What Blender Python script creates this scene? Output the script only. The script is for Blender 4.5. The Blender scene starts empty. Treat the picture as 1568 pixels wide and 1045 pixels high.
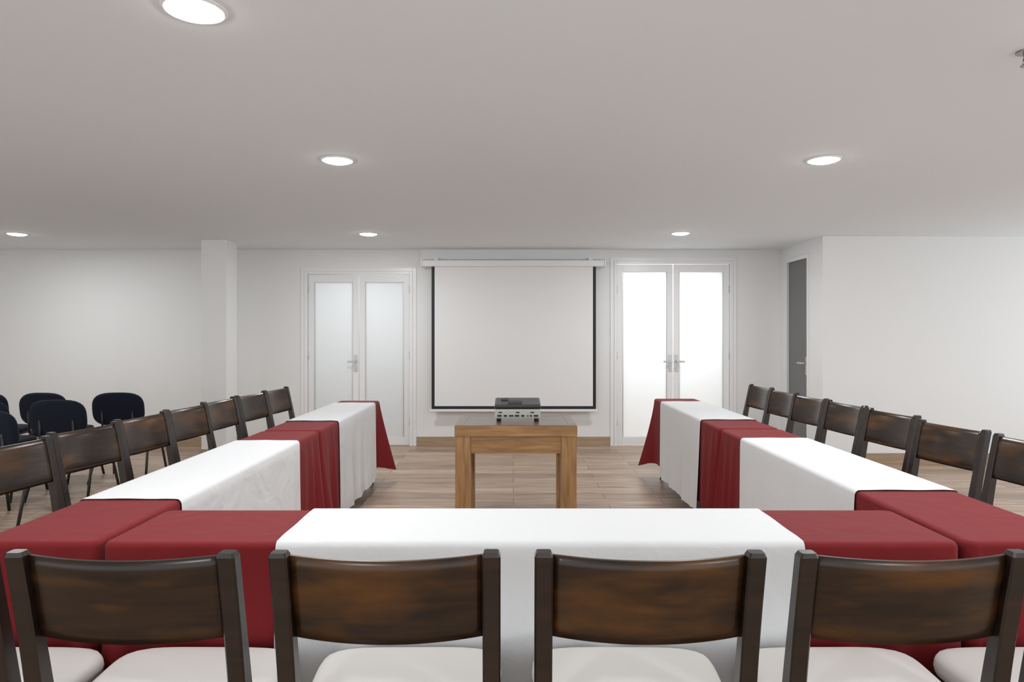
import bpy, bmesh, math, random
from mathutils import Vector, Matrix
random.seed(4)
S = bpy.context.scene
COL = S.collection

# ------------------------------------------------------------------ materials
def new_mat(name):
    m = bpy.data.materials.new(name); m.use_nodes = True
    nt = m.node_tree
    return m, nt, nt.nodes["Principled BSDF"]

def N(nt, t, **kw):
    n = nt.nodes.new(t)
    for k, v in kw.items():
        if k in n.inputs: n.inputs[k].default_value = v
        else: setattr(n, k, v)
    return n

def plain(name, col, rough=0.5, metal=0.0, bump=0.0, bscale=60, var=0.03, coat=0.0, spec=0.5):
    m, nt, b = new_mat(name)
    tc = N(nt, "ShaderNodeTexCoord")
    nz = N(nt, "ShaderNodeTexNoise"); nz.inputs["Scale"].default_value = bscale; nz.inputs["Detail"].default_value = 3
    nt.links.new(tc.outputs["Object"], nz.inputs["Vector"])
    mx = N(nt, "ShaderNodeMix"); mx.data_type = 'RGBA'
    mx.inputs[6].default_value = (*[c*(1-var) for c in col], 1)
    mx.inputs[7].default_value = (*[min(1, c*(1+var)) for c in col], 1)
    nt.links.new(nz.outputs["Fac"], mx.inputs[0])
    nt.links.new(mx.outputs[2], b.inputs["Base Color"])
    b.inputs["Roughness"].default_value = rough
    b.inputs["Metallic"].default_value = metal
    b.inputs["Coat Weight"].default_value = coat
    b.inputs["Specular IOR Level"].default_value = spec
    if bump > 0:
        bp = N(nt, "ShaderNodeBump"); bp.inputs["Strength"].default_value = bump; bp.inputs["Distance"].default_value = 0.004
        nt.links.new(nz.outputs["Fac"], bp.inputs["Height"])
        nt.links.new(bp.outputs["Normal"], b.inputs["Normal"])
    return m

def wood(name, c1, c2, rough, axis_scale=(3, 40, 40), coat=0.0, detail=5, painted_highlight=None, spec=0.5):
    m, nt, b = new_mat(name)
    tc = N(nt, "ShaderNodeTexCoord"); mp = N(nt, "ShaderNodeMapping")
    oi = N(nt, "ShaderNodeObjectInfo")
    mul = N(nt, "ShaderNodeMath", operation='MULTIPLY'); mul.inputs[1].default_value = 37.0
    nt.links.new(oi.outputs["Random"], mul.inputs[0])
    cb = N(nt, "ShaderNodeCombineXYZ")
    for i in range(3): nt.links.new(mul.outputs[0], cb.inputs[i])
    nt.links.new(cb.outputs[0], mp.inputs["Location"])
    mp.inputs["Scale"].default_value = axis_scale
    nt.links.new(tc.outputs["Object"], mp.inputs["Vector"])
    nz = N(nt, "ShaderNodeTexNoise"); nz.inputs["Scale"].default_value = 1.0; nz.inputs["Detail"].default_value = detail; nz.inputs["Distortion"].default_value = 0.6
    nt.links.new(mp.outputs["Vector"], nz.inputs["Vector"])
    cr = N(nt, "ShaderNodeValToRGB")
    cr.color_ramp.elements[0].position = 0.3; cr.color_ramp.elements[0].color = (*c1, 1)
    cr.color_ramp.elements[1].position = 0.72; cr.color_ramp.elements[1].color = (*c2, 1)
    nt.links.new(nz.outputs["Fac"], cr.inputs["Fac"])
    col = cr.outputs["Color"]
    if painted_highlight:  # highlight patches painted into the base colour with broad noise
        mp2 = N(nt, "ShaderNodeMapping"); mp2.inputs["Scale"].default_value = (3.5, 3.5, 14.0)
        nt.links.new(cb.outputs[0], mp2.inputs["Location"]); nt.links.new(tc.outputs["Object"], mp2.inputs["Vector"])
        n2 = N(nt, "ShaderNodeTexNoise"); n2.inputs["Scale"].default_value = 1.0; n2.inputs["Detail"].default_value = 4
        nt.links.new(mp2.outputs["Vector"], n2.inputs["Vector"])
        r2 = N(nt, "ShaderNodeMapRange"); r2.inputs["From Min"].default_value = 0.48; r2.inputs["From Max"].default_value = 0.82
        nt.links.new(n2.outputs["Fac"], r2.inputs["Value"])
        mx = N(nt, "ShaderNodeMix"); mx.data_type = 'RGBA'
        nt.links.new(r2.outputs["Result"], mx.inputs[0]); nt.links.new(col, mx.inputs[6]); mx.inputs[7].default_value = (*painted_highlight, 1)
        col = mx.outputs[2]
    nt.links.new(col, b.inputs["Base Color"])
    b.inputs["Roughness"].default_value = rough
    b.inputs["Specular IOR Level"].default_value = spec
    b.inputs["Coat Weight"].default_value = coat
    b.inputs["Coat Roughness"].default_value = 0.2
    return m

def fabric(name, col, rough=0.85, wr=0.25, sheen=0.1):
    m, nt, b = new_mat(name)
    tc = N(nt, "ShaderNodeTexCoord")
    n1 = N(nt, "ShaderNodeTexNoise"); n1.inputs["Scale"].default_value = 6; n1.inputs["Detail"].default_value = 4; n1.inputs["Distortion"].default_value = 0.8
    n2 = N(nt, "ShaderNodeTexNoise"); n2.inputs["Scale"].default_value = 400
    for n in (n1, n2): nt.links.new(tc.outputs["Object"], n.inputs["Vector"])
    b1 = N(nt, "ShaderNodeBump"); b1.inputs["Strength"].default_value = wr; b1.inputs["Distance"].default_value = 0.016
    b2 = N(nt, "ShaderNodeBump"); b2.inputs["Strength"].default_value = 0.2; b2.inputs["Distance"].default_value = 0.001
    nt.links.new(n1.outputs["Fac"], b1.inputs["Height"]); nt.links.new(n2.outputs["Fac"], b2.inputs["Height"])
    nt.links.new(b1.outputs["Normal"], b2.inputs["Normal"]); nt.links.new(b2.outputs["Normal"], b.inputs["Normal"])
    b.inputs["Base Color"].default_value = (*col, 1)
    b.inputs["Roughness"].default_value = rough
    b.inputs["Sheen Weight"].default_value = sheen
    b.inputs["Specular IOR Level"].default_value = 0.25
    return m

def emis(name, col, st):
    m, nt, b = new_mat(name)
    b.inputs["Base Color"].default_value = (*col, 1)
    b.inputs["Emission Color"].default_value = (*col, 1)
    b.inputs["Emission Strength"].default_value = st
    return m

M_wall = plain("wall_paint", (0.83, 0.835, 0.83), 0.6, bump=0.05, bscale=90, var=0.01)
M_ceil = plain("ceiling_paint", (0.845, 0.895, 0.935), 0.85, bump=0.03, bscale=40, var=0.01)
M_door = plain("door_white_lacquer", (0.84, 0.845, 0.85), 0.3, var=0.01)
M_screen = plain("screen_fabric", (0.82, 0.825, 0.825), 0.9, var=0.005)
M_black = plain("black_border", (0.012, 0.013, 0.016), 0.6)
M_bmetal = plain("black_metal", (0.02, 0.02, 0.02), 0.4)
M_navy = fabric("black_upholstery", (0.008, 0.011, 0.022), 0.9, 0.1, 0.05)
M_red = fabric("red_cloth", (0.185, 0.010, 0.013), 0.8, 0.45, 0.05)
M_white = fabric("white_cloth", (0.74, 0.755, 0.765), 0.85, 0.45)
M_seat = fabric("cream_upholstery", (0.62, 0.60, 0.575), 0.8, 0.15)
M_cwood = wood("chair_dark_wood", (0.009, 0.0055, 0.004), (0.024, 0.013, 0.008), 0.3, (4, 4, 30), 0.1, spec=0.45)
M_cpanel = wood("chair_panel_wood", (0.010, 0.0055, 0.003), (0.030, 0.013, 0.005), 0.3, (5, 5, 55), 0.1, painted_highlight=(0.11, 0.042, 0.007), spec=0.4)  # amber highlights on the panel are mixed into its wood colour
M_oak = wood("table_oak", (0.24, 0.12, 0.045), (0.44, 0.25, 0.105), 0.4, (4, 30, 40), 0.1)
M_oakv = wood("table_oak_vertical", (0.24, 0.12, 0.045), (0.44, 0.25, 0.105), 0.4, (40, 40, 4), 0.1)
M_oaktop = wood("table_top_oak", (0.10, 0.065, 0.04), (0.17, 0.11, 0.07), 0.3, (4, 30, 30), 0.4)
M_base = wood("baseboard_wood", (0.33, 0.225, 0.14), (0.45, 0.32, 0.21), 0.5, (3, 3, 60))
M_steel = plain("brushed_steel", (0.35, 0.35, 0.35), 0.3, 1.0)
M_hand = plain("handle_white_metal", (0.55, 0.55, 0.55), 0.3, 0.5)
M_gray = plain("grey_door_panel", (0.15, 0.15, 0.152), 0.35)
M_pjw = plain("projector_white_plastic", (0.50, 0.51, 0.47), 0.4)
M_pjd = plain("projector_dark_plastic", (0.03, 0.03, 0.03), 0.25)
M_blue = plain("port_blue", (0.03, 0.05, 0.12), 0.4)
M_green = plain("port_green", (0.10, 0.18, 0.05), 0.4)
M_lamp = emis("lamp_diffuser", (1, 0.99, 0.97), 30)

def mat_glass(name, tint, tr):
    m, nt, b = new_mat(name)
    out = nt.nodes["Material Output"]
    t = N(nt, "ShaderNodeBsdfTranslucent"); t.inputs["Color"].default_value = (*tint, 1)
    mx = N(nt, "ShaderNodeMixShader"); mx.inputs[0].default_value = tr
    b.inputs["Base Color"].default_value = (*tint, 1); b.inputs["Roughness"].default_value = 0.15
    nt.links.new(b.outputs[0], mx.inputs[1]); nt.links.new(t.outputs[0], mx.inputs[2])
    nt.links.new(mx.outputs[0], out.inputs["Surface"])
    return m
M_frost = mat_glass("frosted_glass", (0.86, 0.88, 0.89), 0.5)

# floor planks
def floor_mat():
    m, nt, b = new_mat("floor_wood_planks")
    tc = N(nt, "ShaderNodeTexCoord")
    br = N(nt, "ShaderNodeTexBrick"); br.offset = 0.37; br.squash = 1.0
    br.inputs["Scale"].default_value = 1.0
    br.inputs["Brick Width"].default_value = 1.2; br.inputs["Row Height"].default_value = 0.2
    br.inputs["Mortar Size"].default_value = 0.003; br.inputs["Bias"].default_value = 0.0
    br.inputs["Color1"].default_value = (0.34, 0.245, 0.175, 1)
    br.inputs["Color2"].default_value = (0.58, 0.43, 0.32, 1)
    br.inputs["Mortar"].default_value = (0.17, 0.12, 0.09, 1)
    nt.links.new(tc.outputs["Object"], br.inputs["Vector"])
    mp = N(nt, "ShaderNodeMapping"); mp.inputs["Scale"].default_value = (1.3, 26, 1)
    nt.links.new(tc.outputs["Object"], mp.inputs["Vector"])
    nz = N(nt, "ShaderNodeTexNoise"); nz.inputs["Scale"].default_value = 1.5; nz.inputs["Detail"].default_value = 6; nz.inputs["Distortion"].default_value = 0.9
    nt.links.new(mp.outputs["Vector"], nz.inputs["Vector"])
    cr = N(nt, "ShaderNodeValToRGB")
    cr.color_ramp.elements[0].position = 0.34; cr.color_ramp.elements[0].color = (0.56, 0.53, 0.50, 1)
    cr.color_ramp.elements[1].position = 0.64; cr.color_ramp.elements[1].color = (1.12, 1.12, 1.12, 1)
    nt.links.new(nz.outputs["Fac"], cr.inputs["Fac"])
    mx = N(nt, "ShaderNodeMix"); mx.data_type = 'RGBA'; mx.blend_type = 'MULTIPLY'; mx.inputs[0].default_value = 1
    nt.links.new(br.outputs["Color"], mx.inputs[6]); nt.links.new(cr.outputs["Color"], mx.inputs[7])
    nt.links.new(mx.outputs[2], b.inputs["Base Color"])
    b.inputs["Roughness"].default_value = 0.38
    return m
M_floor = floor_mat()

# ------------------------------------------------------------------ helpers
def mesh_obj(name, bm, mats, parent=None, smooth=False):
    me = bpy.data.meshes.new(name)
    bm.to_mesh(me); bm.free()
    for m in (mats if isinstance(mats, (list, tuple)) else [mats]): me.materials.append(m)
    if smooth:
        for p in me.polygons: p.use_smooth = True
    o = bpy.data.objects.new(name, me); COL.objects.link(o)
    if parent: o.parent = parent
    return o

def add_box(bm, x0, x1, y0, y1, z0, z1, bevel=0, mi=0):
    r = bmesh.ops.create_cube(bm, size=1)
    vs = r["verts"]
    for v in vs:
        v.co = Vector(((x0+x1)/2 + v.co.x*(x1-x0), (y0+y1)/2 + v.co.y*(y1-y0), (z0+z1)/2 + v.co.z*(z1-z0)))
    fs = set(f for v in vs for f in v.link_faces)
    for f in fs: f.material_index = mi
    if bevel > 0:
        es = list(set(e for v in vs for e in v.link_edges))
        r2 = bmesh.ops.bevel(bm, geom=es, offset=bevel, segments=2, affect='EDGES', profile=0.6)
        for f in r2["faces"]: f.material_index = mi

def boxes(name, lst, mats, parent=None, bevel=0):
    bm = bmesh.new()
    for b in lst:
        mi = b[6] if len(b) > 6 else 0
        add_box(bm, *b[:6], bevel=bevel, mi=mi)
    return mesh_obj(name, bm, mats, parent)

def empty(name, loc=(0, 0, 0), rz=0.0, sc=(1, 1, 1)):
    e = bpy.data.objects.new(name, None); COL.objects.link(e)
    e.location = loc; e.rotation_euler = (0, 0, rz); e.scale = sc
    e.empty_display_size = 0.1
    return e

def add_cyl(bm, p0, p1, r0, r1=None, seg=16, mi=0):
    r1 = r0 if r1 is None else r1
    p0 = Vector(p0); p1 = Vector(p1); d = p1-p0
    rot = d.to_track_quat('Z', 'Y').to_matrix().to_4x4()
    mat = Matrix.Translation((p0+p1)/2) @ rot
    r = bmesh.ops.create_cone(bm, cap_ends=True, segments=seg, radius1=r0, radius2=r1, depth=d.length, matrix=mat)
    for f in set(f for v in r["verts"] for f in v.link_faces):
        f.material_index = mi; f.smooth = len(f.verts) == 4

def loft(bm, secs, mi=0, smooth=False):
    rings = [[bm.verts.new(p) for p in s] for s in secs]
    n = len(rings[0])
    for a, b in zip(rings[:-1], rings[1:]):
        for i in range(n):
            f = bm.faces.new((a[i], a[(i+1) % n], b[(i+1) % n], b[i])); f.material_index = mi; f.smooth = smooth
    f = bm.faces.new(list(reversed(rings[0]))); f.material_index = mi
    f = bm.faces.new(rings[-1]); f.material_index = mi

def rect_sec(cx, cy, z, wx, wy, ch=0.005):
    a, b = wx/2, wy/2
    return [(cx-a+ch, cy-b, z), (cx+a-ch, cy-b, z), (cx+a, cy-b+ch, z), (cx+a, cy+b-ch, z),
            (cx+a-ch, cy+b, z), (cx-a+ch, cy+b, z), (cx-a, cy+b-ch, z), (cx-a, cy-b+ch, z)]

# ------------------------------------------------------------------ room shell
CZ = 2.37; BY = 8.25; XL = -7.0; XR = 6.5; YB = -2.0
RX = 3.22; RY = 7.106
boxes("floor", [(XL, XR, YB, 10.0, -0.1, 0)], M_floor)
boxes("ceiling", [(XL, XR, YB, 10.0, CZ, CZ+0.12)], M_ceil)
LD = (-2.52, -1.215, 2.108); RD = (1.215, 2.65, 2.234)
T = 0.15
boxes("wall_back", [(XL, LD[0], BY, BY+T, 0, CZ), (LD[0], LD[1], BY, BY+T, LD[2], CZ), (LD[1], RD[0], BY, BY+T, 0, CZ),
                    (RD[0], RD[1], BY, BY+T, RD[2], CZ), (RD[1], RX+0.13, BY, BY+T, 0, CZ)], M_wall)
boxes("wall_left", [(XL-0.12, XL, 3.0, 10.0, 0, CZ)], M_wall)
DY0, DY1, DZ = 7.43, 8.05, 2.23
boxes("wall_alcove_side", [(RX, RX+0.13, RY, DY0, 0, CZ), (RX, RX+0.13, DY1, BY, 0, CZ), (RX, RX+0.13, DY0, DY1, DZ, CZ)], M_wall)
boxes("wall_alcove_front", [(RX+0.13, XR, RY, RY+0.13, 0, CZ)], M_wall)
boxes("wall_corridor", [(XL, XR, 9.9, 10.0, 0, CZ), (XR-0.1, XR, RY+0.13, 9.9, 0, CZ)], M_wall)
boxes("wall_corridor_partition", [(0.2, 0.3, BY+T, 9.9, 0, CZ)], M_wall)
boxes("wall_column", [(-3.36, -3.087, 7.35, 7.62, 0, CZ)], M_wall, bevel=0.004)
BH = 0.11
boxes("baseboard_back", [(XL, LD[0]-0.05, BY-0.015, BY, 0, BH), (LD[1]+0.05, RD[0]-0.05, BY-0.015, BY, 0, BH), (RD[1]+0.05, RX, BY-0.015, BY, 0, BH)], M_base)
boxes("baseboard_right", [(RX, XR, RY-0.015, RY, 0, BH), (RX-0.015, RX, RY-0.015, DY0-0.03, 0, BH)], M_base)
boxes("baseboard_column", [(-3.375, -3.072, 7.335, 7.35, 0, BH), (-3.087, -3.072, 7.35, 7.62, 0, BH)], M_base)

# double doors
def double_door(name, x0, x1, zt, swap):
    e = empty(name, (0, 0, 0))
    fw = 0.035
    boxes("frame", [(x0, x0+fw, BY-0.02, BY+0.1, 0, zt), (x1-fw, x1, BY-0.02, BY+0.1, 0, zt), (x0+fw, x1-fw, BY-0.02, BY+0.1, zt-fw, zt)], M_door, e, 0.003)
    boxes("casing", [(x0-0.045, x0-0.001, BY-0.012, BY-0.001, 0, zt+0.045), (x1+0.001, x1+0.045, BY-0.012, BY-0.001, 0, zt+0.045),
                     (x0-0.001, x1+0.001, BY-0.012, BY-0.001, zt+0.001, zt+0.045)], M_door, e, 0.002)
    xm = (x0+x1)/2
    a0, a1 = x0+fw+0.004, xm-0.004
    for k, (p, q) in enumerate(((a0, a1), (xm+0.004, x1-fw-0.004))):
        st = 0.068; zt2 = zt-fw-0.005; zb = 0.008
        y0, y1 = BY+0.01, BY+0.05
        boxes("leaf_%d" % (k+1), [(p, p+st, y0, y1, zb, zt2), (q-st, q, y0, y1, zb, zt2), (p+st, q-st, y0, y1, zt2-0.09, zt2), (p+st, q-st, y0, y1, zb, 0.105)], M_door, e, 0.003)
        boxes("bead_%d" % (k+1), [(p+st, p+st+0.008, y0+0.008, y1-0.008, 0.105, zt2-0.09), (q-st-0.008, q-st, y0+0.008, y1-0.008, 0.105, zt2-0.09)], M_hand, e)
        boxes("glass_%d" % (k+1), [(p+st+0.008, q-st-0.008, y0+0.016, y0+0.024, 0.105, zt2-0.09)], M_frost, e)
    for k, hx in enumerate((xm-0.038, xm+0.038) if swap else (xm-0.038,)):
        bm = bmesh.new()
        add_box(bm, hx-0.02, hx+0.02, BY, BY+0.01, 0.90, 1.10, 0.002)
        add_cyl(bm, (hx, BY, 1.02), (hx, BY-0.045, 1.02), 0.010)
        dx = 0.09 * (1 if (hx > xm) else -1)
        add_box(bm, min(hx-0.01, hx+dx), max(hx+0.01, hx+dx), BY-0.055, BY-0.04, 1.008, 1.03, 0.004)
        add_cyl(bm, (hx, BY, 0.94), (hx, BY-0.012, 0.94), 0.012)
        mesh_obj("handle_%d" % (k+1), bm, M_hand, e)
    bm = bmesh.new()
    for hz in (0.25, 1.05, 1.85):
        for hx in (x0+fw+0.002, x1-fw-0.002):
            add_cyl(bm, (hx, BY+0.004, hz), (hx, BY+0.004, hz+0.09), 0.007)
    mesh_obj("hinges", bm, M_hand, e)
double_door("door_1", LD[0], LD[1], LD[2], False)
double_door("door_2", RD[0], RD[1], RD[2], True)

# alcove side door
e = empty("door_3")
boxes("frame", [(RX-0.015, RX+0.13, DY0, DY0+0.035, 0, DZ), (RX-0.015, RX+0.13, DY1-0.035, DY1, 0, DZ), (RX-0.015, RX+0.13, DY0+0.035, DY1-0.035, DZ-0.045, DZ)], M_door, e, 0.003)
boxes("leaf", [(RX+0.012, RX+0.05, DY0+0.04, DY1-0.04, 0.01, DZ-0.05)], M_gray, e, 0.002)
bm = bmesh.new()
add_box(bm, RX+0.0, RX+0.012, DY0+0.06, DY0+0.10, 0.90, 1.10, 0.003)
add_cyl(bm, (RX+0.01, DY0+0.08, 1.03), (RX-0.05, DY0+0.08, 1.03), 0.010)
add_box(bm, RX-0.06, RX-0.042, DY0+0.07, DY0+0.19, 1.02, 1.04, 0.004)
mesh_obj("handle", bm, M_hand, e)

# ------------------------------------------------------------------ projection screen
e = empty("projection_screen")
sy = BY-0.11
bm = bmesh.new()
add_box(bm, -1.085, 1.085, sy-0.035, sy+0.045, 2.155, 2.232, 0.014)
add_box(bm, -1.10, -1.083, sy-0.04, sy+0.05, 2.148, 2.238, 0.006)
add_box(bm, 1.083, 1.10, sy-0.04, sy+0.05, 2.148, 2.238, 0.006)
mesh_obj("housing", bm, M_door, e)
boxes("mount_brackets", [(-0.95, -0.9, sy+0.03, BY, 2.17, 2.27), (0.9, 0.95, sy+0.03, BY, 2.17, 2.27)], M_door, e, 0.002)
boxes("ceiling_valance", [(-1.12, 1.12, BY-0.03, BY, 2.25, CZ)], M_wall, e)
s0, s1, zb, zt = -0.975, 0.985, 0.455, 2.157
bw = 0.036
boxes("fabric", [(s0+bw, s1-bw, sy, sy+0.002, zb+bw, zt)], M_screen, e)
boxes("black_border", [(s0, s0+bw, sy-0.0005, sy+0.002, zb, zt), (s1-bw, s1, sy-0.0005, sy+0.002, zb, zt), (s0+bw, s1-bw, sy-0.0005, sy+0.002, zb, zb+bw)], M_black, e)
boxes("bottom_bar", [(s0-0.02, s1+0.02, sy-0.012, sy+0.014, zb-0.03, zb)], M_door, e, 0.006)

# ------------------------------------------------------------------ downlights
def downlight(x, y, power=15):
    e = empty("ceiling_downlight", (x, y, CZ))
    R = 0.084
    bm = bmesh.new()
    prof = [(R+0.014, 0.0), (R+0.012, -0.006), (R+0.003, -0.008), (R, -0.004)]
    seg = 40
    rings = []
    for r, z in prof:
        rings.append([bm.verts.new((r*math.cos(2*math.pi*i/seg), r*math.sin(2*math.pi*i/seg), z)) for i in range(seg)])
    for a, b in zip(rings[:-1], rings[1:]):
        for i in range(seg): bm.faces.new((a[i], a[(i+1) % seg], b[(i+1) % seg], b[i]))
    mesh_obj("trim_ring", bm, M_door, e, True)
    bm = bmesh.new(); rings = []
    for k in range(5):
        t = k/4; r = R*math.cos(t*math.pi/2*0.97); z = -0.004-0.018*math.sin(t*math.pi/2)
        rings.append([bm.verts.new((r*math.cos(2*math.pi*i/24), r*math.sin(2*math.pi*i/24), z)) for i in range(24)])
    for a, b in zip(rings[:-1], rings[1:]):
        for i in range(24): bm.faces.new((a[i], a[(i+1) % 24], b[(i+1) % 24], b[i]))
    bm.faces.new(rings[-1])
    mesh_obj("diffuser", bm, M_lamp, e, True)
    ld = bpy.data.lights.new("lamp", 'AREA'); ld.shape = 'DISK'; ld.size = 0.16; ld.energy = power; ld.color = (0.98, 0.99, 1.0)
    lo = bpy.data.objects.new("lamp", ld); COL.objects.link(lo); lo.parent = e; lo.location = (0, 0, -0.026)
P = 16
for (x, y) in [(-1.0, 2.14), (-1.028, 3.99), (-1.47, 6.92), (1.81, 3.98), (1.684, 6.875), (-5.03, 6.92),
               (1.81, 2.1), (-5.03, 4.0), (4.9, 4.2), (4.9, 1.2), (-1.0, -0.4), (1.8, -0.4)]:
    downlight(x, y, P)
# corridor lamps behind the frosted doors
def corridor_lamp(x, pw):
    e = empty("corridor_ceiling_lamp", (x, 9.2, CZ))
    boxes("panel", [(-0.3, 0.3, -0.15, 0.15, -0.02, 0)], M_door, e)
    ld = bpy.data.lights.new("lamp", 'AREA'); ld.shape = 'RECTANGLE'; ld.size = 0.6; ld.size_y = 0.3; ld.energy = pw
    lo = bpy.data.objects.new("lamp", ld); COL.objects.link(lo); lo.parent = e; lo.location = (0, 0, -0.03)
corridor_lamp(1.95, 90)
corridor_lamp(-1.87, 34)

# sprinkler
e = empty("fire_sprinkler", (1.85, 2.46, CZ))
bm = bmesh.new()
add_cyl(bm, (0, 0, 0), (0, 0, -0.006), 0.035, 0.033, 24)
add_cyl(bm, (0, 0, -0.006), (0, 0, -0.03), 0.010)
add_cyl(bm, (-0.010, 0, -0.028), (-0.012, 0, -0.05), 0.003)
add_cyl(bm, (0.010, 0, -0.028), (0.012, 0, -0.05), 0.003)
add_cyl(bm, (0, 0, -0.05), (0, 0, -0.053), 0.020, None, 20)
mesh_obj("sprinkler_head", bm, M_steel, e)

# ------------------------------------------------------------------ tables + cloth
TH = 0.742
def folding_table(x0, x1, y0, y1):
    e = empty("folding_table", ((x0+x1)/2, (y0+y1)/2, 0))
    a, b = (x1-x0)/2, (y1-y0)/2
    boxes("tabletop", [(-a, a, -b, b, TH-0.025, TH)], M_black, e, 0.003)
    bm = bmesh.new()
    lx, ly = a-0.05, b-0.06
    for sx in (-1, 1):
        for sy_ in (-1, 1):
            add_cyl(bm, (sx*lx, sy_*ly, 0), (sx*lx, sy_*ly, TH-0.025), 0.013)
            add_cyl(bm, (sx*lx, sy_*ly, 0), (sx*lx, sy_*ly, 0.02), 0.018)
    if b > a:
        for sy_ in (-1, 1): add_cyl(bm, (-lx, sy_*ly, 0.12), (lx, sy_*ly, 0.12), 0.010)
    else:
        for sx in (-1, 1): add_cyl(bm, (sx*lx, -ly, 0.12), (sx*lx, ly, 0.12), 0.010)
    mesh_obj("legs", bm, M_bmetal, e)

def smooth01(x): x = max(0, min(1, x)); return x*x*(3-2*x)

def drape(x0, x1, y0, y1, drop, axis, wr, flares, quiet=(), amp=0.03, seed=0):
    zt = TH+0.004
    r = 0.03; step = 0.010
    pts = []
    def line(ax, ay, bx, by, nx, ny):
        L = math.hypot(bx-ax, by-ay); n = max(2, int(L/step))
        for i in range(n): pts.append((ax+(bx-ax)*i/n, ay+(by-ay)*i/n, nx, ny))
    def arc(cx, cy, a0):
        for i in range(8):
            a = a0+math.pi/2*i/8; pts.append((cx+r*math.cos(a), cy+r*math.sin(a), math.cos(a), math.sin(a)))
    line(x0+r, y0, x1-r, y0, 0, -1); arc(x1-r, y0+r, -math.pi/2)
    line(x1, y0+r, x1, y1-r, 1, 0); arc(x1-r, y1-r, 0)
    line(x1-r, y1, x0+r, y1, 0, 1); arc(x0+r, y1-r, math.pi/2)
    line(x0, y1-r, x0, y0+r, -1, 0); arc(x0+r, y0+r, math.pi)
    corners = {'sw': (x0, y0), 'se': (x1, y0), 'ne': (x1, y1), 'nw': (x0, y1)}
    rnd = random.Random(seed); p1, p2, p3 = [rnd.uniform(0, 6.28) for _ in range(3)]
    levels = [(-0.014, 0.0), (-0.005, -0.002), (0.001, -0.007), (0.004, -0.016)]
    NH = 18
    bm = bmesh.new(); rings = []
    for off, dz in levels:
        rings.append([bm.verts.new((x+nx*off, y+ny*off, zt+dz)) for x, y, nx, ny in pts])
    for k in range(1, NH+1):
        t = k/NH; ring = []; s = 0; prev = pts[0]
        for x, y, nx, ny in pts:
            s += math.hypot(x-prev[0], y-prev[1]); prev = (x, y)
            a = y if axis == 'y' else x
            long_side = abs(nx) > 0.7 if axis == 'y' else abs(ny) > 0.7
            mask = 1.0
            if long_side:
                d = max(wr[0]-a, a-wr[1])
                mask = smooth01((d-0.02)/0.12)
            for q in quiet:
                if q == 'w' and nx < -0.1: mask = 0
                if q == 'e' and nx > 0.1: mask = 0
                if q == 's' and ny < -0.1: mask = 0
                if q == 'n' and ny > 0.1: mask = 0
            F = 0.5+0.5*math.sin(2*math.pi*s/0.16+p1+1.3*math.sin(2*math.pi*s/0.55+p2)+0.5*t)
            F = F**1.6
            off = 0.004+0.008*t+amp*mask*(t**0.75)*F
            if any((q == 'w' and nx < -0.5) or (q == 'e' and nx > 0.5) or (q == 's' and ny < -0.5) or (q == 'n' and ny > 0.5) for q in quiet):
                off = 0.003
            X = x+nx*off; Y = y+ny*off; low = 0
            for c, (fx, fy) in flares.items():
                cx, cy = corners[c]
                d = math.hypot(x-cx, y-cy)
                w = math.exp(-(d/(0.035+0.06*t))**2)*t**1.2
                X += fx*w; Y += fy*w
                if abs(fx) > 0.01 and abs(fy) > 0.01:
                    low = max(low, 0.06*math.exp(-(d/0.08)**2)*t)
                    g = math.exp(-((d-0.13)/0.04)**2)*t*0.03
                    X -= nx*g; Y -= ny*g
            zz = zt-0.016-(drop-0.016)*t-low
            ring.append(bm.verts.new((X, Y, zz)))
        rings.append(ring)
    n = len(pts)
    for a, b in zip(rings[:-1], rings[1:]):
        for i in range(n):
            f = bm.faces.new((b[i], b[(i+1) % n], a[(i+1) % n], a[i])); f.smooth = True
    bm.faces.new(rings[0])
    return mesh_obj("red_tablecloth", bm, M_red)

def runner(axis, a0, a1, c0, c1, dropA, dropB, seed=0):
    zt = TH+0.009
    rnd = random.Random(seed); p1, p2, p3 = rnd.uniform(0, 6), rnd.uniform(0, 6), rnd.uniform(0, 6)
    n = max(8, int((a1-a0)/0.012)); NH = 16
    bm = bmesh.new(); rows = []
    for i in range(n+1):
        a = a0+(a1-a0)*i/n
        prof = []
        def off(t, sd):
            W = 0.5+0.5*math.sin(a*2*math.pi/0.38+p1+sd+0.9*math.sin(a*5+p2)+0.8*t)
            V = max(0.0, math.sin(a*2*math.pi/0.23+p3+sd*2+1.5*math.sin(a*3.1+p1)))**2
            return 0.011+0.006*t+0.016*W*t+0.010*V*t*t
        for k in range(NH, 0, -1):
            t = k/NH; prof.append((c0-off(t, 0), zt-0.018-(dropA-0.018)*t))
        prof += [(c0-0.010, zt-0.018), (c0-0.006, zt-0.008), (c0+0.002, zt-0.001), (c0+0.014, zt)]
        m = 10
        for k in range(1, m): 
            prof.append((c0+0.014+(c1-c0-0.028)*k/m, zt+0.0008*math.sin(a*9+k)+0.0008))
        prof += [(c1-0.014, zt), (c1-0.002, zt-0.001), (c1+0.006, zt-0.008), (c1+0.010, zt-0.018)]
        for k in range(1, NH+1):
            t = k/NH; prof.append((c1+off(t, 2.0), zt-0.018-(dropB-0.018)*t))
        if axis == 'y': rows.append([bm.verts.new((c, a, z)) for c, z in prof])
        else: rows.append([bm.verts.new((a, c, z)) for c, z in prof])
    for r0, r1 in zip(rows[:-1], rows[1:]):
        for k in range(len(r0)-1):
            vs = (r0[k], r1[k], r1[k+1], r0[k+1]) if axis == 'x' else (r0[k], r0[k+1], r1[k+1], r1[k])
            f = bm.faces.new(vs); f.smooth = True
    return mesh_obj("white_table_runner", bm, M_white)

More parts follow.
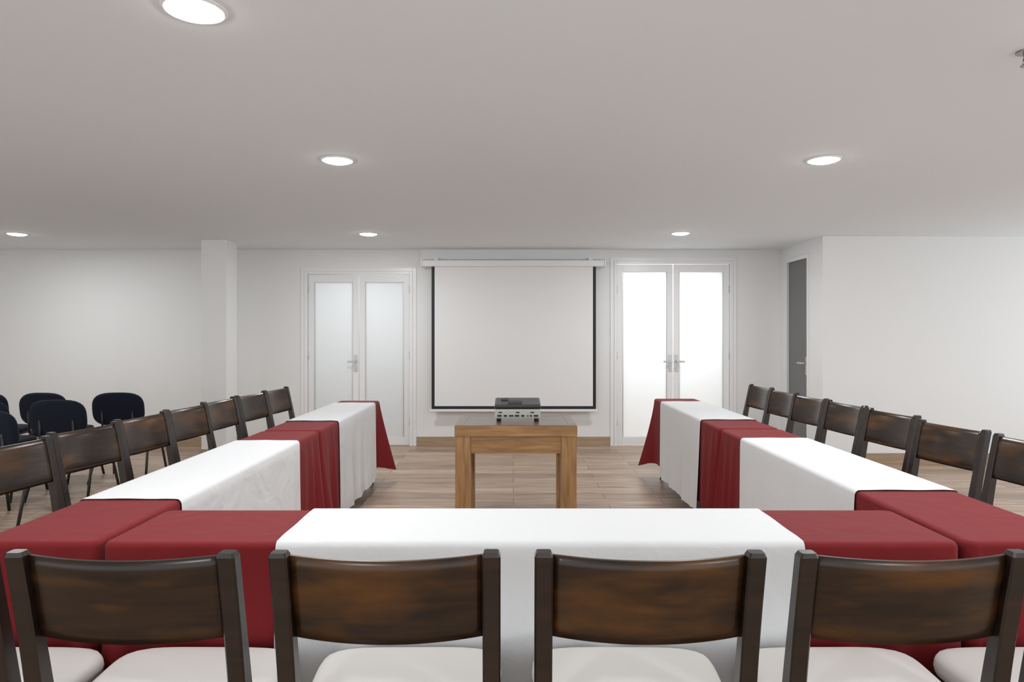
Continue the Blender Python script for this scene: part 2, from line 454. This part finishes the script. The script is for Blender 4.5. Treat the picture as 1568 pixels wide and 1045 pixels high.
# front table
folding_table(-1.185, 1.29, 1.985, 2.345)
drape(-1.19, 1.295, 1.975, 2.35, 0.62, 'x', (-0.685, 0.84), {'sw': (0.0, -0.045), 'se': (0.0, -0.045)}, ('w', 'e', 'n'), 0.022, 1)
runner('x', -0.685, 0.84, 1.975, 2.35, 0.64, 0.64, 2)
# left tables
folding_table(-1.565, -1.222, 1.99, 4.25)
drape(-1.57, -1.215, 1.98, 4.262, 0.63, 'y', (2.48, 3.85), {'ne': (0.05, 0.0), 'sw': (-0.04, -0.04)}, ('n',), 0.032, 3)
runner('y', 2.48, 3.85, -1.57, -1.215, 0.66, 0.66, 4)
folding_table(-1.565, -1.222, 4.30, 6.19)
drape(-1.57, -1.215, 4.285, 6.20, 0.58, 'y', (4.72, 5.97), {'se': (0.06, 0.0), 'ne': (0.11, 0.05), 'nw': (-0.08, 0.05)}, ('s',), 0.034, 5)
runner('y', 4.72, 5.97, -1.57, -1.215, 0.66, 0.66, 6)
# right tables
folding_table(1.327, 1.695, 1.99, 4.33)
drape(1.32, 1.70, 1.98, 4.34, 0.63, 'y', (2.62, 3.94), {'nw': (-0.05, 0.0), 'se': (0.04, -0.04)}, ('n',), 0.032, 7)
runner('y', 2.62, 3.94, 1.32, 1.70, 0.66, 0.66, 8)
folding_table(1.327, 1.695, 4.375, 6.39)
drape(1.32, 1.70, 4.363, 6.40, 0.58, 'y', (4.785, 6.08), {'sw': (-0.06, 0.0), 'nw': (-0.14, 0.05), 'ne': (0.08, 0.05)}, ('s',), 0.034, 9)
runner('y', 4.785, 6.08, 1.32, 1.70, 0.66, 0.66, 10)

# ------------------------------------------------------------------ wooden dining chair
def post_y(z):
    if z < 0.45: return -0.215+0.03*(z/0.45)
    t = (z-0.45)/0.43
    return -0.185-0.085*t**1.15
def build_chair_meshes():
    out = {}
    for sx, nm in ((-1, "rear_post_1"), (1, "rear_post_2")):
        bm = bmesh.new(); secs = []
        for z in (0, 0.1, 0.25, 0.4, 0.46, 0.52, 0.6, 0.68, 0.76, 0.83, 0.868, 0.878):
            w = 0.040; d = 0.036+0.012*math.exp(-((z-0.46)/0.18)**2)
            if z > 0.875: w -= 0.008; d -= 0.008
            x = sx*(0.228+0.002*(z/0.88))
            if z < 0.3: w = 0.032+0.008*z/0.3
            secs.append(rect_sec(x, post_y(z), z, w, d, 0.004))
        loft(bm, secs); out[nm] = (bm, M_cwood)
    bm = bmesh.new()
    nu, nv = 20, 8; th = 0.016
    F, B = [], []
    for i in range(nu+1):
        u = -1+2*i/nu; x = u*0.212; bow = 0.028*(1-u*u)
        z0 = 0.672-0.008*(1-u*u); z1 = 0.868-0.006*(1-u*u)
        fr, br = [], []
        for j in range(nv+1):
            v = j/nv; z = z0+(z1-z0)*v
            y = post_y(z)+0.008-bow
            e_ = 0.004 if j in (0, nv) else 0
            fr.append(bm.verts.new((x, y+th/2-e_, z))); br.append(bm.verts.new((x, y-th/2+e_, z)))
        F.append(fr); B.append(br)
    for i in range(nu):
        for j in range(nv):
            f = bm.faces.new((F[i][j], F[i][j+1], F[i+1][j+1], F[i+1][j])); f.smooth = True
            f = bm.faces.new((B[i][j], B[i+1][j], B[i+1][j+1], B[i][j+1])); f.smooth = True
        bm.faces.new((F[i][nv], B[i][nv], B[i+1][nv], F[i+1][nv]))
        bm.faces.new((F[i][0], F[i+1][0], B[i+1][0], B[i][0]))
    for i in (0, nu):
        for j in range(nv):
            bm.faces.new((F[i][j], B[i][j], B[i][j+1], F[i][j+1]))
    bmesh.ops.recalc_face_normals(bm, faces=bm.faces)
    out["back_panel"] = (bm, M_cpanel)
    for sx, nm in ((-1, "front_leg_1"), (1, "front_leg_2")):
        bm = bmesh.new()
        loft(bm, [rect_sec(sx*0.215, 0.155, 0, 0.028, 0.028), rect_sec(sx*0.215, 0.155, 0.3, 0.038, 0.038), rect_sec(sx*0.215, 0.155, 0.40, 0.042, 0.042)])
        out[nm] = (bm, M_cwood)
    bm = bmesh.new()
    add_box(bm, -0.2, 0.2, 0.15, 0.17, 0.345, 0.405, 0.003)
    add_box(bm, -0.215, 0.215, -0.195, -0.172, 0.345, 0.405, 0.003)
    add_box(bm, -0.226, -0.204, -0.175, 0.15, 0.345, 0.405, 0.003)
    add_box(bm, 0.204, 0.226, -0.175, 0.15, 0.345, 0.405, 0.003)
    add_box(bm, -0.224, -0.208, -0.195, 0.15, 0.17, 0.195, 0.003)
    add_box(bm, 0.208, 0.224, -0.195, 0.15, 0.17, 0.195, 0.003)
    out["seat_frame"] = (bm, M_cwood)
    bm = bmesh.new(); seg = 56; rings = []
    prof = [(0.93, 0.402), (0.985, 0.410), (1.0, 0.428), (0.99, 0.446), (0.955, 0.459), (0.88, 0.466), (0.7, 0.471), (0.4, 0.474), (0.12, 0.475)]
    for sc, z in prof:
        ring = []
        for i in range(seg):
            a = 2*math.pi*i/seg; c, s = math.cos(a), math.sin(a)
            n = 5.0
            rr = (abs(c)**n+abs(s)**n)**(-1/n)
            yy = rr*s; xx = rr*c
            hw = 0.232+0.024*(yy+1)/2
            if yy < -0.7: hw *= 0.86
            ring.append(bm.verts.new((xx*hw*sc, 0.018+yy*0.178*sc, z)))
        rings.append(ring)
    for a, b in zip(rings[:-1], rings[1:]):
        for i in range(seg):
            f = bm.faces.new((a[i], a[(i+1) % seg], b[(i+1) % seg], b[i])); f.smooth = True
    bm.faces.new(rings[-1]); bm.faces.new(list(reversed(rings[0])))
    out["seat_cushion"] = (bm, M_seat)
    me = {}
    for k, (bm, mt) in out.items():
        m = bpy.data.meshes.new(k); bm.to_mesh(m); bm.free(); m.materials.append(mt); me[k] = m
    return me
CH = build_chair_meshes()
def chair(x, y, deg, sx=1.0):
    e = empty("dining_chair", (x, y, 0), math.radians(deg), (sx, 1, 1))
    for k, m in CH.items():
        o = bpy.data.objects.new(k, m); COL.objects.link(o); o.parent = e
for x, dg in ((-1.38, 0), (-0.847, -0.5), (-0.28, 0.5), (0.298, -0.4), (0.864, 0.6), (1.41, 0)):
    chair(x, 1.752, dg)
ly = [2.92, 3.44, 3.95, 4.44, 4.93, 5.41, 5.91]
lx = [-1.93, -1.92, -1.90, -1.88, -1.87, -1.83, -1.80]
for i, (y, x) in enumerate(zip(ly, lx)): chair(x, y, -90-[8, 9, 6, 7, 5, 8, 6][i], 0.9)
ry = [3.00, 3.52, 4.13, 4.68, 5.17, 5.66, 6.22]
rx = [2.07, 2.03, 2.05, 2.03, 2.00, 1.99, 2.00]
for i, (y, x) in enumerate(zip(ry, rx)): chair(x, y, 90+[8, 10, 8, 6, 7, 6, 5][i], 0.9)

# ------------------------------------------------------------------ office visitor chairs
def pad(cx, cy, cz, w, h, th, axis, tilt=0, n=3.2):
    bm = bmesh.new(); seg = 40; rings = []
    for sc, d in ((0.86, -1.0), (0.96, -0.8), (1.0, 0), (0.96, 0.8), (0.84, 1.05), (0.4, 1.2)):
        ring = []
        for i in range(seg):
            a = 2*math.pi*i/seg; c, s = math.cos(a), math.sin(a)
            rr = (abs(c)**n+abs(s)**n)**(-1/n)
            ring.append(Vector((rr*c*w/2*sc, rr*s*h/2*sc, d*th/2)))
        rings.append(ring)
    R = Matrix.Rotation(tilt, 4, 'X')
    vr = [[bm.verts.new((R @ p)+Vector((cx, cy, cz))) for p in r] for r in rings]
    for a, b in zip(vr[:-1], vr[1:]):
        for i in range(seg):
            f = bm.faces.new((a[i], a[(i+1) % seg], b[(i+1) % seg], b[i])); f.smooth = True
    bm.faces.new(vr[-1]); bm.faces.new(list(reversed(vr[0])))
    return bm
def office_chair(x, y, deg):
    e = empty("office_chair", (x, y, 0), math.radians(deg))
    mesh_obj("back_pad", pad(0, -0.24, 0.67, 0.45, 0.31, 0.05, 'y', math.radians(98)), M_navy, e)
    mesh_obj("seat_pad", pad(0, 0.0, 0.45, 0.46, 0.42, 0.05, 'z', math.radians(2)), M_navy, e)
    bm = bmesh.new()
    for sx in (-1, 1):
        add_cyl(bm, (sx*0.245, 0.22, 0), (sx*0.21, 0.12, 0.42), 0.011)
        add_cyl(bm, (sx*0.245, -0.27, 0), (sx*0.21, -0.12, 0.42), 0.011)
        add_cyl(bm, (sx*0.21, -0.16, 0.42), (sx*0.21, 0.16, 0.42), 0.011)
        add_cyl(bm, (sx*0.13, -0.14, 0.415), (sx*0.13, -0.25, 0.46), 0.010)
        add_cyl(bm, (sx*0.13, -0.25, 0.46), (sx*0.13, -0.265, 0.66), 0.010)
    add_cyl(bm, (-0.21, 0.1, 0.415), (0.21, 0.1, 0.415), 0.010)
    add_cyl(bm, (-0.21, -0.14, 0.415), (0.21, -0.14, 0.415), 0.010)
    mesh_obj("frame", bm, M_bmetal, e)
for x, y, d in ((-3.60, 6.42, 6), (-4.22, 6.40, -4), (-3.68, 5.74, 3), (-4.83, 6.42, 5), (-3.63, 4.98, -5), (-4.28, 5.70, 4)):
    office_chair(x, y, d)

# ------------------------------------------------------------------ projector table
x0, x1, y0, y1, h = -0.382, 0.416, 4.48, 5.06, 0.75
e = empty("wooden_side_table", ((x0+x1)/2, (y0+y1)/2, 0))
a, b = (x1-x0)/2, (y1-y0)/2
L = 0.10
boxes("tabletop", [(-a+0.055, a-0.055, -b+0.055, b-0.055, h-0.035, h)], M_oaktop, e, 0.001)
boxes("top_frame", [(-a, a, -b, -b+0.055, h-0.07, h+0.001), (-a, a, b-0.055, b, h-0.07, h+0.001), (-a, -a+0.055, -b+0.055, b-0.055, h-0.07, h+0.001), (a-0.055, a, -b+0.055, b-0.055, h-0.07, h+0.001)], [M_oaktop], e, 0.003)
boxes("edge_band", [(-a-0.002, a+0.002, -b-0.004, -b, h-0.072, h-0.003), (-a-0.004, -a, -b, b, h-0.072, h-0.003), (a, a+0.004, -b, b, h-0.072, h-0.003)], M_oak, e, 0.001)
boxes("apron", [(-a+L, a-L, -b+0.01, -b+0.035, h-0.185, h-0.072), (-a+L, a-L, b-0.035, b-0.01, h-0.185, h-0.072),
                (-a+0.01, -a+0.035, -b+L, b-L, h-0.185, h-0.072), (a-0.035, a-0.01, -b+L, b-L, h-0.185, h-0.072)], M_oak, e, 0.002)
boxes("legs", [(sx*a-(L if sx > 0 else 0), sx*a+(L if sx < 0 else 0), sy_*b-(L if sy_ > 0 else 0), sy_*b+(L if sy_ < 0 else 0), 0, h-0.072)
               for sx in (-1, 1) for sy_ in (-1, 1)], M_oakv, e, 0.004)

# ------------------------------------------------------------------ projector
e = empty("video_projector", (0.03, 4.80, h+0.001))
body = empty("body"); body.parent = e; body.location = (0, 0, 0.034); body.rotation_euler = (math.radians(7), 0, 0)
w, d, hh = 0.157, 0.12, 0.085
bm = bmesh.new(); add_box(bm, -w, w, -d, d, 0.0, 0.066, 0.008); mesh_obj("lower_case", bm, M_pjw, body)
bm = bmesh.new(); add_box(bm, -w-0.002, w+0.002, -d-0.002, d+0.002, 0.064, 0.096, 0.012); mesh_obj("upper_case", bm, M_pjd, body)
bm = bmesh.new(); add_box(bm, -0.07, 0.03, -0.09, 0.0, 0.096, 0.099, 0.001)
for i in range(5): add_cyl(bm, (-0.05+0.018*i, -0.05, 0.098), (-0.05+0.018*i, -0.05, 0.1005), 0.005)
mesh_obj("button_pad", bm, M_bmetal, body)
bm = bmesh.new(); add_cyl(bm, (-0.09, 0.04, 0.095), (-0.09, 0.04, 0.103), 0.03, 0.026, 28); mesh_obj("focus_ring", bm, M_bmetal, body)
bm = bmesh.new(); add_cyl(bm, (-0.09, d-0.01, 0.05), (-0.09, d+0.015, 0.05), 0.033, None, 28); mesh_obj("lens", bm, M_pjd, body)
ports = []
for px_, wd, mt in ((-0.125, 0.03, 0), (-0.085, 0.022, 0), (-0.045, 0.03, 1), (-0.005, 0.03, 0), (0.035, 0.022, 0), (0.068, 0.012, 2), (0.09, 0.012, 0), (0.125, 0.03, 0)):
    ports.append((px_-wd/2, px_+wd/2, -d-0.003, -d+0.004, 0.014, 0.026, mt))
for px_ in (-0.12, 0.0, 0.1): ports.append((px_-0.012, px_+0.012, -d-0.003, -d+0.004, 0.040, 0.047, 0))
boxes("ports", ports, [M_bmetal, M_blue, M_green], body, 0.001)
bm = bmesh.new()
for sx in (-1, 1):
    add_cyl(bm, (sx*0.13, -0.09, 0), (sx*0.13, -0.09, 0.028), 0.016, 0.014)
    add_cyl(bm, (sx*0.13, 0.09, 0), (sx*0.13, 0.09, 0.05), 0.012, 0.012)
mesh_obj("feet", bm, M_bmetal, e)

# ------------------------------------------------------------------ world & camera
w_ = bpy.data.worlds.new("world"); S.world = w_; w_.use_nodes = True
w_.node_tree.nodes["Background"].inputs[0].default_value = (0.94, 0.97, 1.0, 1)
w_.node_tree.nodes["Background"].inputs[1].default_value = 1.55
S.view_settings.view_transform = 'Standard'
S.view_settings.look = 'None'
S.view_settings.exposure = 0.0
cd = bpy.data.cameras.new("camera"); cam = bpy.data.objects.new("camera", cd); COL.objects.link(cam)
cam.location = (0, 0, 1.35); cam.rotation_euler = (math.radians(90), 0, 0)
cd.lens = 24; cd.sensor_width = 36; cd.shift_x = -0.0013; cd.shift_y = -0.0067
cd.clip_start = 0.05
S.camera = cam
